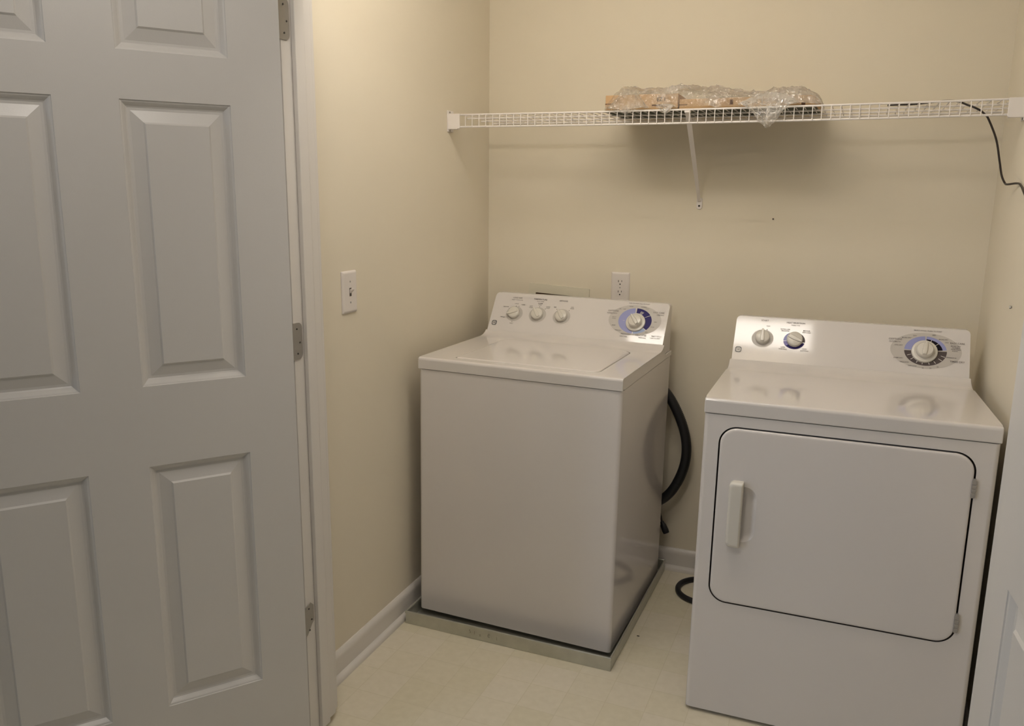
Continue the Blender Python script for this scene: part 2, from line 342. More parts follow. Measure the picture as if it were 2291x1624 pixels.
def badge_bm(Mc, u, t):
    bm = B(); f = lambda x, y, z=0.0012: Mc @ Vector((u+x, t+y, z)); s = 0.0098
    q = rrect(-s, s, -s, s, s*0.62, 6); qi = rrect(-s*0.74, s*0.74, -s*0.74, s*0.74, s*0.5, 6)
    loft(bm, [[f(*p, 0.0003) for p in q], [f(*p) for p in q], [f(*p) for p in qi], [f(*p, 0.0003) for p in qi]], (False, False))
    text_into(bm, 'GE', 0.0105, lambda x, y: f(x, y), xs=0.85)
    return bm
def appliance(root, w, dep, hz, front, ds, hs, dt, ht, bottom_back, hole_top=None, hole_front=None):
    """cabinet, deck and control console in local coordinates (x right, y back, z up)"""
    r = 0.012; zt = front-0.0016
    outl = rrect(0, w, 0, dep, r, 5)
    zb = lambda y: bottom_back[0]+(bottom_back[1]-bottom_back[0])*y/dep
    bm = B()
    if hole_front is None:
        loft(bm, [[(x, y, zb(y)) for x, y in outl], [(x, y, zt) for x, y in outl]], (True, True))
    else:
        k = len(outl); i0 = 2*6+5           # the straight front run lies between corner 3 and corner 4
        ring = outl[i0+1:]+outl[:i0+1]
        loft(bm, [[(x, y, zb(y)) for x, y in ring], [(x, y, zt) for x, y in ring]], (True, True), closed=False)
        (xa, _), (xb, _) = ring[-1], ring[0]
        hl = rrect(*hole_front)
        fill_holes(bm, [(xa, 0), (xb, 0), (xb, zt), (xa, zt)], [hl], lambda p: Vector((p[0], 0, p[1])))
        cxx = (hole_front[0]+hole_front[1])/2; czz = (hole_front[2]+hole_front[3])/2
        loft(bm, [[(x, 0, z) for x, z in hl], [(x, 0.022, z) for x, z in hl]], (False, True), mi=1)
    cab = obj('cabinet', bm, [M['enamel'], M['seam']], root, angle=50)
    # dark shadow joint and its gasket
    bm = B(); gl = rrect(0.004, w-0.004, 0.0035, dep-0.004, r, 5)
    loft(bm, [[(x, y, zt-0.004) for x, y in gl], [(x, y, front+0.006) for x, y in gl]]); obj('gasket', bm, M['seam'], root)
    # deck: rim all round plus the raised top that sweeps up to the console
    bm = B(); rim = rrect(-0.0015, w+0.0015, -0.003, dep, r, 5)
    prof = [(-0.003, front), (-0.003, hz-0.010), (-0.0015, hz-0.004), (0.0025, hz-0.0008), (0.008, hz)]
    ft = 0.452 if hole_top else 0.462; fs = ft-0.004
    back = [(ft, hz)]
    y0, y1 = ft, ds-0.0015; z1 = hz+hs-0.002
    for k in range(1, 9):
        a = k/8; back.append((y0+(y1-y0)*(1-(1-a)**1.35), hz+(z1-hz)*a**2.0))
    tail = [(y1+0.012, z1-0.004), (y1+0.03, front+0.016), (dep, front+0.016), (dep, front)]
    nx = 6; x0, x1 = -0.0015, w+0.0015
    full = prof+back+tail
    cols = [[bm.verts.new((x, y, z)) for y, z in full] for x in (x0, x1)]
    skip = len(prof)-1
    for i in range(len(full)-1):
        if i == skip: continue
        bm.faces.new((cols[0][i], cols[1][i], cols[1][i+1], cols[0][i+1]))
    bm.faces.new((cols[0][-1], cols[1][-1], cols[1][0], cols[0][0]))
    bm.faces.new([bm.verts.new(p) for p in ((x0, fs, hz), (x1, fs, hz), (x1, ft, hz), (x0, ft, hz))])
    for c in cols: bm.faces.new(c)
    outer = [(x0, 0.008), (x1, 0.008), (x1, fs), (x0, fs)]
    if hole_top:
        hl = rrect(*hole_top)
        fill_holes(bm, outer, [hl], lambda p: Vector((p[0], p[1], hz)))
        loft(bm, [[(x, y, hz) for x, y in hl], [(x, y, hz-0.012) for x, y in hl]], (False, True))
    else:
        bm.faces.new([bm.verts.new((x, y, hz)) for x, y in outer])
    obj('top_deck', bm, M['enamel_gloss'], root, bevel=0.0035, seg=3)
    # console
    sl = Vector((0, dt-ds, ht-hs)); n = Vector((0, -sl.z, sl.y)).normalized(); su = sl.normalized()
    bm = B(); pr = [(ds, hz+hs), (dt-0.002, hz+ht-0.003), (dt+0.002, hz+ht), (dep-0.006, hz+ht-0.006), (dep-0.006, front+0.018), (ds+0.035, front+0.018)]
    # front face corners rounded at the top
    def xin(z):
        d = hz+ht-z; rr = 0.013
        return 0.004+(rr-math.sqrt(max(0, rr*rr-(rr-d)**2)) if d < rr else 0)
    pts = []
    for a in range(0, 9):
        d = 0.0132*(1-a/8)**1.6; z = hz+ht-d; pts.append((dt-(dt-ds)*d/(ht-hs), z))
    secs = [(ds, hz+hs)]+pts
    L = []
    for (y, z) in secs: L.append([(xin(z), y, z), (w-xin(z), y, z), (w-xin(z), max(y+0.004, dep-0.008), z), (xin(z), max(y+0.004, dep-0.008), z)])
    base = [(0.004, ds+0.004, front+0.017), (w-0.004, ds+0.004, front+0.017), (w-0.004, dep-0.008, front+0.017), (0.004, dep-0.008, front+0.017)]
    loft(bm, [base]+L)
    con = obj('control_console', bm, M['console'], root, bevel=0.0025, seg=3)
    Mc = Matrix(((1, 0, 0, 0), (0, su.y, n.y, ds), (0, su.z, n.z, hz+hs), (0, 0, 0, 1)))
    return Mc
def feet(root, pts, h):
    for x, y, z in pts:
        bm = B(); lathe(bm, [(0.016, z-h), (0.018, z-h+0.004), (0.010, z-h+0.006), (0.010, z+0.004)], Matrix.Translation((x, y, 0)), 16); obj('foot', bm, M['rubber'], root)

# ---- washing machine
wa = tag(empty('washing_machine', (0.0485, -0.7144, 0.0157), (-0.0045, 0.0073, -0.0149)),
         'white top-loading washing machine standing in the metal pan in the left corner', 'washing machine')
w, dep, hz, front = 0.6841, 0.637, 0.895, 0.8571
Mc = appliance(wa, w, dep, hz, front, 0.5136, 0.0199, 0.600, 0.1515, (0.0095, 0.0095), hole_top=(0.107, 0.596, 0.040, 0.447, (0.016, 0.030, 0.055, 0.055), 8))
bm = B()
LA = [[(x, y, z) for x, y in rrect(0.107+i, 0.596-i, 0.040+i, 0.447-i, (0.016-i*.3, 0.030-i*.3, 0.055-i*.3, 0.055-i*.3), 8)] for i, z in ((0.0030, hz-0.011), (0.0030, hz-0.0015), (0.0042, hz+0.0008), (0.0075, hz+0.0022), (0.0095, hz+0.0024))]
loft(bm, LA); obj('lid', bm, M['enamel_gloss'], wa, angle=60)
feet(wa, [(0.05, 0.05, 0.0095), (w-0.05, 0.05, 0.0145), (0.05, dep-0.05, 0.0125), (w-0.05, dep-0.05, 0.0175)], 0.0225)
for (u, t, a) in ((0.0976, 0.073, 205), (0.1916, 0.0751, 128), (0.2873, 0.0757, 127)):
    obj('selector_knob', knob_bm(Mc, u, t, 0.0225, 0.020, math.radians(a)), M['knob'], wa)
obj('timer_knob', knob_bm(Mc, 0.569, 0.0745, 0.0245, 0.024, math.radians(128), skirt=0.0355, point=0.003), M['knob'], wa)
f = lambda x, y, z=0.0005: Mc @ Vector((x, y, z))
f1 = lambda x, y: f(x, y, 0.0008); f2 = lambda x, y: f(x, y, 0.0011)
bm = B()
disc(bm, f, 0.5635, 0.0845, 0.096, 0.060, 0)
seg_ring(bm, f1, 0.565, 0.081, 0.030, 0.0605, 268, 96, 1)
seg_ring(bm, f1, 0.565, 0.081, 0.030, 0.0605, 90, -40, 2)
seg_ring(bm, f1, 0.565, 0.081, 0.030, 0.0605, -43, -89, 3)
for a in (93, 70, 66, 62, 58, 30, -41.5, -90.5, 182): seg_ring(bm, f2, 0.565, 0.081, 0.030 if a not in (182,) else 0.037, 0.0610 if a not in (70, 66, 62, 58, 182) else (0.050 if a != 182 else 0.044), a-0.9, a+0.9, 4)
obj('dial_graphic', bm, [M['print_grey'], M['peri'], M['navy'], M['sky'], M['console']], wa)
for u, t in ((0.0976, 0.073), (0.1916, 0.0751), (0.2873, 0.0757)):
    bm = B(); disc(bm, f, u, t-0.001, 0.034, 0.031, 0); obj('knob_ring', bm, M['print_grey'], wa)
def lettering(root, f, items, dots, cuts):
    """one printed part per control: items and index dots are shared out by their place along the console"""
    for a, b in zip(cuts, cuts[1:]):
        bm = B()
        for s, x, t, sz in items:
            if a <= x < b: text_into(bm, s, sz, lambda p, q, x=x, t=t: f(x+p, t+q))
        for u, t in dots:
            if a <= u < b: disc(bm, f, u, t, 0.0016, 0.0016, 0, 10)
        obj('printed_lettering', bm, M['print_text'], root, smooth=False)
lettering(wa, f2, [
    ('LOAD SIZE', 0.096, 0.1385, 0.0078), ('SELECT WATER LEVEL', 0.097, 0.1295, 0.0046), ('LARGE', 0.0975, 0.1135, 0.0055), ('SUPER', 0.1255, 0.111, 0.0055), ('MEDIUM', 0.0575, 0.098, 0.0055), ('SMALL', 0.0525, 0.0545, 0.0058), ('RESET', 0.096, 0.031, 0.0055),
    ('TEMPERATURE', 0.189, 0.1385, 0.0082), ('WASH / RINSE', 0.191, 0.1300, 0.0046), ('WARM', 0.1925, 0.1215, 0.0062), ('COLD', 0.1925, 0.1155, 0.0048), ('HOT', 0.1585, 0.108, 0.0058), ('COLD', 0.1585, 0.102, 0.0052), ('COLD', 0.2265, 0.110, 0.0058), ('COLD', 0.2265, 0.104, 0.0052),
    ('OPTIONS', 0.282, 0.1385, 0.0080), ('OFF', 0.2545, 0.111, 0.0058), ('2ND', 0.3215, 0.116, 0.0052), ('RINSE', 0.3215, 0.110, 0.0056),
    ('PUSH TO STOP / PULL TO START', 0.569, 0.1495, 0.0052), ('COTTONS', 0.479, 0.1145, 0.0082), ('NORMAL WASH', 0.476, 0.1055, 0.0052), ('RINSE', 0.542, 0.1365, 0.0056), ('OFF', 0.519, 0.124, 0.0056), ('NORMAL', 0.588, 0.1375, 0.0056), ('LIGHT', 0.6015, 0.1315, 0.005),
    ('EASY CARE', 0.645, 0.1195, 0.0080), ('PERM PRESS', 0.652, 0.1105, 0.0050), ('EX', 0.503, 0.1245, 0.0052), ('HEAVY', 0.487, 0.0905, 0.005), ('WASH', 0.487, 0.0845, 0.005), ('SPIN', 0.639, 0.082, 0.005), ('RINSE', 0.632, 0.062, 0.005), ('SOAK', 0.491, 0.058, 0.0055), ('PREWASH', 0.511, 0.0395, 0.0052),
    ('SPIN', 0.614, 0.040, 0.0052), ('PREWASH', 0.5415, 0.0265, 0.0080), ('HEAVY SOIL', 0.535, 0.0175, 0.0052), ('DELICATES', 0.597, 0.0265, 0.0080), ('KNITS SILKS', 0.603, 0.0175, 0.0050), ('SELECT CYCLE', 0.652, 0.0275, 0.0055), ('TURN TO START', 0.649, 0.0195, 0.0050)], ((0.0585, 0.0535), (0.063, 0.0545), (0.0725, 0.0905), (0.0985, 0.1035), (0.1095, 0.1035), (0.0965, 0.0385), (0.1925, 0.1075), (0.217, 0.1005), (0.3115, 0.1015), (0.2625, 0.103)), (0, 0.145, 0.24, 0.40, 1))
bb = obj('badge', badge_bm(Mc, 0.0256, 0.0285), M['print_logo'], wa, smooth=False); bb['label'] = 'small dark square badge'
bm = B(); tube(bm, [(w-0.001, 0.010, front+0.002), (w+0.0018, 0.010, front+0.002)], 0.0022, 8); obj('clip_screw', bm, M['dark'], wa)

# ---- drain pan
pn = tag(empty('drain_pan', (0.0341, -0.788, 0.0), (0, 0, -0.0038)), 'shallow galvanised metal drain pan under the washing machine', 'drain pan')
wp, dp, zp, tk = 0.7193, 0.755, 0.0452, 0.0022
bm = B(); o_ = [(0, 0), (wp, 0), (wp, dp), (0, dp)]; i_ = [(tk, tk), (wp-tk, tk), (wp-tk, dp-tk), (tk, dp-tk)]
loft(bm, [[(x, y, 0.0005) for x, y in o_], [(x, y, zp) for x, y in o_], [(x, y, zp) for x, y in i_], [(x, y, 0.0022) for x, y in i_]], (True, True))
obj('tray', bm, M['pan'], pn, bevel=0.0006, seg=2)
bm = B(); h = 0.003
hem = lambda a: [(a, a), (wp-a, a), (wp-a, dp-a), (a, dp-a)]
loft(bm, [[(x, y, z) for x, y in hem(a)] for a, z in ((-0.0016, zp-0.008), (-0.0016, zp-0.001), (-0.0004, zp+0.0008), (0.003, zp+0.0008), (0.0042, zp-0.001), (0.0042, zp-0.007))], (False, False))
obj('rolled_rim', bm, M['pan'], pn, smooth=False)
bm = B()
for ch, x, z, r in (('5', 0.243, 0.026, 0.15), ('1', 0.259, 0.0245, -0.1), ('x', 0.279, 0.0215, 0.2), ('C', 0.310, 0.0245, -0.15), ('1', 0.339, 0.0215, 0.12)):
    text_into(bm, ch, 0.017, lambda a, b, x=x, z=z, r=r: Vector((x+a*math.cos(r)-b*math.sin(r), -0.0021, z+a*math.sin(r)+b*math.cos(r))), xs=0.75)
hw = obj('handwriting', bm, M['pencil'], pn, smooth=False); hw['label'] = 'faint handwritten marks on the front of the pan'

# ---- clothes dryer
dy = tag(empty('clothes_dryer', (0.9986, -0.883, 0.0115), (-0.0272, 0.0040, 0.0225)),
         'white front-loading clothes dryer standing on the floor at the right', 'dryer')
w, dep, hz, front = 0.693, 0.655, 0.8980, 0.8575
HF = (0.0415, 0.6485, 0.3300, 0.8270, 0.048, 10)
Md = appliance(dy, w, dep, hz, front, 0.5368, 0.0238, 0.6175, 0.1542, (0.0, 0.022), hole_front=HF)
bm = B()
LL = []
for i, y in ((0.0042, 0.018), (0.0042, -0.0005), (0.0052, -0.003), (0.0080, -0.0046), (0.012, -0.005)):
    LL.append([(x, y, z) for x, z in rrect(HF[0]+i, HF[1]-i, HF[2]+i, HF[3]-i, 0.048-i, 10)])
loft(bm, LL, (True, False))
hx0, hx1, hz0, hz1 = 0.0790, 0.1160, 0.501, 0.683
dish = lambda i: rrect(hx0+0.010+i*0.5, hx1+0.036-i, hz0+0.012+i, hz1-0.014-i, (0.005, 0.034-i, 0.034-i, 0.005), 8)
fill_holes(bm, [(p[0], p[2]) for p in LL[-1]], [dish(0)], lambda p: Vector((p[0], -0.005, p[1])))
loft(bm, [[(x, y, z) for x, z in dish(i)] for i, y in ((0, -0.005), (0.0015, -0.0046), (0.006, -0.0015), (0.012, 0.0025), (0.018, 0.0042), (0.024, 0.0046))], (False, True))
dd = obj('door', bm, M['enamel'], dy, angle=60)
bm = B(); LL = []
for i, y in ((0.0, -0.0048), (0.0, -0.018), (0.0012, -0.024), (0.004, -0.0275), (0.009, -0.029)):
    LL.append([(x, y, z) for x, z in rrect(hx0+i, hx1-i*0.6, hz0+i*1.2, hz1-i*1.2, (0.013-i*.5, 0.003, 0.003, 0.013-i*.5), 5)])
loft(bm, LL); hd = obj('handle', bm, M['knob'], dd, angle=60); hd['label'] = 'cream pull handle'
for z0, z1 in ((0.7175, 0.7655), (0.3665, 0.4165)):
    bm = B(); box(bm, 0.6425, 0.6505, -0.0068, 0.004, z0, z1)
    for k in range(4): box(bm, 0.6415, 0.6515, -0.0078, 0.0, z0+0.003+k*(z1-z0-0.006)/4, z0+0.003+(k+0.8)*(z1-z0-0.006)/4)
    h_ = obj('door_hinge', bm, M['steel_clip'], dd, bevel=0.0008, seg=2); h_['label'] = 'grey steel hinge'
feet(dy, [(0.05, 0.05, 0.003), (w-0.05, 0.05, 0.003), (0.05, dep-0.05, 0.021), (w-0.05, dep-0.05, 0.021)], 0.010)
f = lambda x, y, z=0.0005: Md @ Vector((x, y, z))
f1 = lambda x, y: f(x, y, 0.0008); f2 = lambda x, y: f(x, y, 0.0011)
obj('start_knob', knob_bm(Md, 0.0928, 0.0786, 0.0225, 0.020, math.radians(92)), M['knob'], dy)
obj('heat_knob', knob_bm(Md, 0.1913, 0.0790, 0.0245, 0.020, math.radians(-25), point=0.002), M['knob'], dy)
obj('timer_knob', knob_bm(Md, 0.5658, 0.0715, 0.0245, 0.024, math.radians(84), skirt=0.0365, point=0.003), M['knob'], dy)
bm = B()
disc(bm, f, 0.569, 0.076, 0.098, 0.059, 0)
c = (0.5685, 0.0745)
seg_ring(bm, f1, *c, 0.030, 0.0585, 92, 178, 1); seg_ring(bm, f1, *c, 0.030, 0.0475, 88, 8, 2); seg_ring(bm, f1, *c, 0.0475, 0.0585, 88, 8, 1)
seg_ring(bm, f1, *c, 0.030, 0.0585, 3, -178, 3)
for a, ri, ro in ((70, .03, .047), (42, .03, .047), (-20, .045, .057), (-37, .045, .057), (-58, .045, .055), (-77, .045, .054), (-98, .045, .054), (-116, .045, .054), (-137, .042, .054), (-157, .042, .054)): seg_ring(bm, f2, *c, ri, ro, a-1.1, a+1.1, 4)
obj('dial_graphic', bm, [M['print_grey'], M['peri'], M['black'], M['taupe'], M['console'], M['navy']], dy)
bm = B(); disc(bm, f, 0.0928, 0.077, 0.034, 0.031, 0); obj('knob_ring', bm, M['print_grey'], dy)
bm = B(); g_ = (0.1905, 0.0765, 0.022)
seg_ring(bm, f1, *g_, 0.0335, 120, 184, 0, 0.9); seg_ring(bm, f1, *g_, 0.0335, 188, 222, 1, 0.9); seg_ring(bm, f1, *g_, 0.0325, 222, 345, 2, 0.9); seg_ring(bm, f1, *g_, 0.0325, 352, 430, 3, 0.9)
obj('knob_ring', bm, [M['peri'], M['violet'], M['navy'], M['taupe']], dy)
lettering(dy, f2, [
    ('START', 0.0941, 0.1405, 0.0080), ('PUSH', 0.1065, 0.1215, 0.0048), ('HEAT SELECTION', 0.190, 0.1385, 0.0072), ('FABRIC TYPE', 0.190, 0.1300, 0.0046),
    ('EXTRA LOW', 0.160, 0.1145, 0.0052), ('DELICATES', 0.160, 0.1085, 0.0048), ('MEDIUM', 0.2245, 0.1135, 0.0056), ('EASY CARE', 0.2245, 0.1075, 0.0050), ('LOW', 0.158, 0.0510, 0.0058), ('PERM PRESS', 0.158, 0.0445, 0.0048), ('HIGH', 0.2235, 0.0500, 0.0058), ('COTTONS', 0.2235, 0.0435, 0.0052),
    ('SELECT CYCLE / TURN TO START', 0.573, 0.1415, 0.0052), ('COTTONS', 0.484, 0.1075, 0.0078), ('AUTOMATIC', 0.4835, 0.0990, 0.0058), ('MORE DRY', 0.515, 0.1145, 0.0054), ('DRY', 0.538, 0.1230, 0.0054), ('OFF', 0.590, 0.1285, 0.0056), ('MORE DRY', 0.6165, 0.1160, 0.0052), ('DRY', 0.6260, 0.1065, 0.005), ('LESS DRY', 0.494, 0.0885, 0.0056),
    ('EASY CARE', 0.6545, 0.1060, 0.0078), ('MORE DRY', 0.650, 0.0965, 0.0054), ('NORMAL', 0.651, 0.0910, 0.0054), ('PERM PRESS', 0.651, 0.0855, 0.0052), ('KNITS', 0.648, 0.0800, 0.0054), ('DEWRINKLE', 0.6385, 0.0580, 0.0050), ('TIMED DRY', 0.6555, 0.0460, 0.0078),
    ('DAMP DRY', 0.495, 0.0455, 0.0054), ('DELICATE', 0.512, 0.0330, 0.0054), ('DRY LOW', 0.535, 0.0225, 0.0052), ('20', 0.5635, 0.0180, 0.0056), ('30', 0.584, 0.0190, 0.0056), ('40', 0.6035, 0.0250, 0.0056)], ((0.0915, 0.1105), (0.1035, 0.1085)), (0, 0.128, 0.40, 1))
bb = obj('badge', badge_bm(Md, 0.0216, 0.0320), M['print_logo'], dy, smooth=False); bb['label'] = 'small dark square badge'

# ---------------------------------------------------------------- wall plates
sw = tag(empty('light_switch', (wall_left_x(-1.0217), -1.0217, 1.152), (0, 0, 0.018)), 'white single toggle light switch plate on the left wall', 'light switch')
def plate_bm(hw_, hh, ax):
    bm = B(); L = []
    for i, d in ((0, 0.0003), (0, 0.0025), (0.002, 0.0050), (0.005, 0.0066), (0.008, 0.007)):
        L.append([((d, x, z) if ax == 'x' else (x, -d, z)) for x, z in rrect(-hw_+i, hw_-i, -hh+i, hh-i, 0.003, 3)])
    loft(bm, L); return bm
obj('plate', plate_bm(0.0375, 0.0605, 'x'), M['plastic_white'], sw, angle=30)
bm = B(); box(bm, 0.006, 0.0074, -0.0052, 0.0052, -0.012, 0.012); obj('slot', bm, M['seam'], sw)
bm = B(); loft(bm, [[(0.0070, -0.0046, -0.004), (0.0070, 0.0046, -0.004), (0.0070, 0.0046, 0.0075), (0.0070, -0.0046, 0.0075)], [(0.0195, -0.0036, 0.0075), (0.0195, 0.0036, 0.0075), (0.0185, 0.0036, 0.0125), (0.0185, -0.0036, 0.0125)]]); obj('toggle', bm, M['plastic_white'], sw, bevel=0.0012, seg=2)
for z in (-0.030, 0.030):
    bm = B(); tube(bm, [(0.0068, 0, z), (0.0079, 0, z)], 0.0028, 12); obj('screw', bm, M['steel_clip'], sw)

ot = tag(empty('wall_outlet', (0.5283, 0.0, 1.0905)), 'white duplex electrical outlet on the back wall above the washer console', 'outlet')
obj('plate', plate_bm(0.0355, 0.0575, 'y'), M['plastic_white'], ot, angle=30)
for zc, dx in ((0.0195, 0), (-0.0195, 0)):
    bm = B(); L = []
    for i, y in ((0, -0.0068), (0, -0.0074), (0.001, -0.0079)):
        pts = []
        for k in range(32):
            a = 2*math.pi*k/32; pts.append(((0.0172-i)*math.cos(a), y, zc+max(-0.0138+i, min(0.0138-i, (0.0172-i)*math.sin(a)))))
        L.append(pts)
    loft(bm, L); rc = obj('receptacle', bm, M['plastic_white'], ot, angle=60)
    bm = B(); rr = rrect(-1, 1, -1, 1, 0.1)
    box(bm, -0.0074, -0.0052, -0.0083, -0.0078, zc+0.001, zc+0.0085); box(bm, 0.0052, 0.0072, -0.0083, -0.0078, zc+0.002, zc+0.0085)
    lathe(bm, [(0.0026, 0.0078), (0.0026, 0.0083)], Matrix.Translation((0, 0, zc-0.0065)) @ Matrix.Rotation(math.pi/2, 4, 'X'), 12)
    obj('slots', bm, M['dark'], rc)
bm = B(); tube(bm, [(0, -0.0068, 0), (0, -0.0082, 0)], 0.0028, 12); obj('screw', bm, M['steel_clip'], ot)

ob = tag(empty('washer_outlet_box', (0.2805, 0.0, 0.9965), (0, 0.045, 0)), 'cream recessed washer hookup box on the back wall, its top edge above the washer', 'outlet box')
bm = B(); L = []
hw_, hh = 0.1245, 0.088
oL = rrect(-hw_, hw_, -hh, hh, 0.004, 3); iL = rrect(-hw_+0.029, hw_-0.029, -hh+0.025, hh-0.0348, 0.004, 3)
loft(bm, [[(x, -0.0004, z) for x, z in oL], [(x, -0.006, z) for x, z in oL]], (False, False))
fill_holes(bm, oL, [iL], lambda p: Vector((p[0], -0.006, p[1])))
loft(bm, [[(x, -0.006, z) for x, z in iL], [(x, -0.0006, z) for x, z in iL]], (False, False))
obj('frame', bm, M['plastic_cream'], ob, bevel=0.0015, seg=2)
bm = B(); box(bm, -hw_+0.029, hw_-0.029, -0.0016, -0.0006, -hh+0.025, hh-0.0348); obj('recess', bm, M['card_dark'], ob)

# ---------------------------------------------------------------- wire shelf
YS = -0.362; ZT, ZB = 1.6965, 1.6555
sh = tag(empty('wire_shelf', (0.86, 0.0, ZB)), 'long white vinyl-coated wire shelf across the back wall', 'wire shelf')
def sag(x): return 0.004*math.cos(math.pi*(x-0.85)/1.74)*-1+0.004*0.5
def rel(p): return Vector(p)-Vector((0.86, 0, ZB))
x0s, x1s = 0.006, W-0.006
xs_ = [x0s+(x1s-x0s)*k/24 for k in range(25)]
for y, z, r in ((YS, ZT-0.001, 0.0030), (YS, ZB, 0.0031), (-0.245, ZT-0.0035, 0.0028), (-0.125, ZT-0.0035, 0.0028), (-0.012, ZT-0.0035, 0.0031)):
    bm = B(); tube(bm, [rel((x, y, z+sag(x))) for x in xs_], r, 8); obj('long_rod', bm, M['wire'], sh)
bm = B()
tube(bm, [Vector(p)-Vector((0, 0, ZB)) for p in ((0, -0.010, ZT), (0, YS+0.004, ZT), (0, YS+0.0005, ZT-0.0015), (0, YS-0.0035, ZT-0.007), (0, YS-0.0035, ZB-0.001))], 0.00145, 6)
cw = obj('cross_wire', bm, M['wire'], sh)
n = int((x1s-x0s)/0.0256)
for k in range(n):
    x = 0.031+k*0.0256
    if x > x1s-0.004: break
    c_ = cw if k == 0 else cw.copy()
    if k: C.objects.link(c_)
    c_.location = (x-0.86, 0, sag(x))
for s, xw in ((1, wall_left_x(YS)), (-1, W)):
    bm = B(); g = lambda a, y, z: rel((xw+s*a, y, z))
    def bx(a0, a1, y0, y1, z0, z1):
        p0 = g(a0, y0, z0); p1 = g(a1, y1, z1); box(bm, min(p0.x, p1.x), max(p0.x, p1.x), p0.y, p1.y, p0.z, p1.z)
    bx(0.0004, 0.004, YS-0.010, YS+0.034, ZB-0.014, ZT+0.016)
    bx(0.0035, 0.048 if s > 0 else 0.043, YS-0.0085, YS-0.0050, ZB-0.004, ZT+0.003)
    bx(0.0035, 0.048 if s > 0 else 0.043, YS-0.0085, YS+0.020, ZT+0.0008, ZT+0.0042)
    bx(0.0035, 0.040, YS-0.0085, YS+0.010, ZB-0.0065, ZB-0.0033)
    eb = obj('end_bracket', bm, M['wire'], sh, bevel=0.0012, seg=2)
    for z in (ZT+0.010, ZB-0.0105):
        bm = B(); p = g(0.0042, YS+0.004, z); tube(bm, [p, p+Vector((s*0.0018, 0, 0))], 0.003, 8); obj('screw', bm, M['hinge'], eb)
# diagonal brace from the front lip down to the wall
bm = B(); A = rel((0.806, -0.0045, 1.415)); Bp = rel((0.8165, YS+0.010, ZT-0.008)); d = (Bp-A).normalized(); sd = Vector((1, 0, 0)); nn = d.cross(sd).normalized()
L = []
for p, hw2 in ((A, 0.0062), (A.lerp(Bp, 0.5), 0.0078), (Bp, 0.0085)):
    L.append([p+sd*a*hw2+nn*b for a, b in ((-1, -0.003), (-0.55, 0.003), (0.55, 0.003), (1, -0.003))])
loft(bm, L)
q = Bp; loft(bm, [[q+Vector((a*0.0085, b, c)) for a, b in ((-1, -0.012), (1, -0.012), (1, 0.008), (-1, 0.008))] for c in (-0.004, 0.004)])
loft(bm, [[rel((0.806+x, -e, 1.402+z)) for x, z in rrect(-0.0100, 0.0100, -0.017, 0.022, (0.0095, 0.0095, 0.004, 0.004), 5)] for e in (0.0006, 0.0035)])
br = obj('support_brace', bm, M['wire'], sh, bevel=0.0008, seg=2)
bm = B(); p = rel((0.806, -0.0035, 1.397)); tube(bm, [p, p+Vector((0, -0.0018, 0))], 0.0036, 10); obj('screw', bm, M['screw'], br)

# ---------------------------------------------------------------- wrapped cartons on the shelf
def carton(name, cx, cy, lx, ly, h, rot, z, slot_side, label):
    o = tag(empty(name, (cx, cy, z), rot), label, 'carton', 'flat cartons in the plastic bag')
    bm = B(); box(bm, -lx/2, lx/2, -ly/2, ly/2, 0.003, h); obj('carton_body', bm, M['card'], o, bevel=0.0015, seg=2)
    bm = B(); box(bm, -lx/2-0.002, lx/2+0.002, -ly/2-0.002, ly/2+0.002, 0, 0.003); bp = obj('underside_shade', bm, M['card_shade'], o); bp['label'] = 'dark grey-green sheet added as painted shade under the carton'  # thin added sheet, coloured as the shade beneath the carton
    bm = B(); box(bm, -lx/2-0.0006, -lx/2+0.026, -ly/2-0.0006, -ly/2+0.01, h*0.44, h*0.44+0.0022); obj('flap_seam', bm, M['card_dark'], o)
    return o
DECKZ = ZT+0.0016
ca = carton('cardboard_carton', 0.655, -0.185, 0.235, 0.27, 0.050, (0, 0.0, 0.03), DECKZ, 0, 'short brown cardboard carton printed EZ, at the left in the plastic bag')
bm = B(); text_into(bm, 'EZ I', 0.0165, lambda a, b: Vector((0.064+a, -0.1358, 0.033+b))); obj('printed_lettering', bm, M['black'], ca, smooth=False)
bm = B(); box(bm, 0.035, 0.066, -0.1360, -0.13, 0.0135, 0.0178); obj('hand_slot', bm, M['card_dark'], ca)
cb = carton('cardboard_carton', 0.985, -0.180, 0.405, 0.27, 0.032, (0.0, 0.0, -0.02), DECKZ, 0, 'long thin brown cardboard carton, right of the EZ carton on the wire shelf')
bm = B(); box(bm, -0.045, -0.036, -0.1360, -0.12, 0.012, 0.026); box(bm, 0.165, 0.176, -0.1360, -0.12, 0.004, 0.012); obj('staple_marks', bm, M['card_dark'], cb)

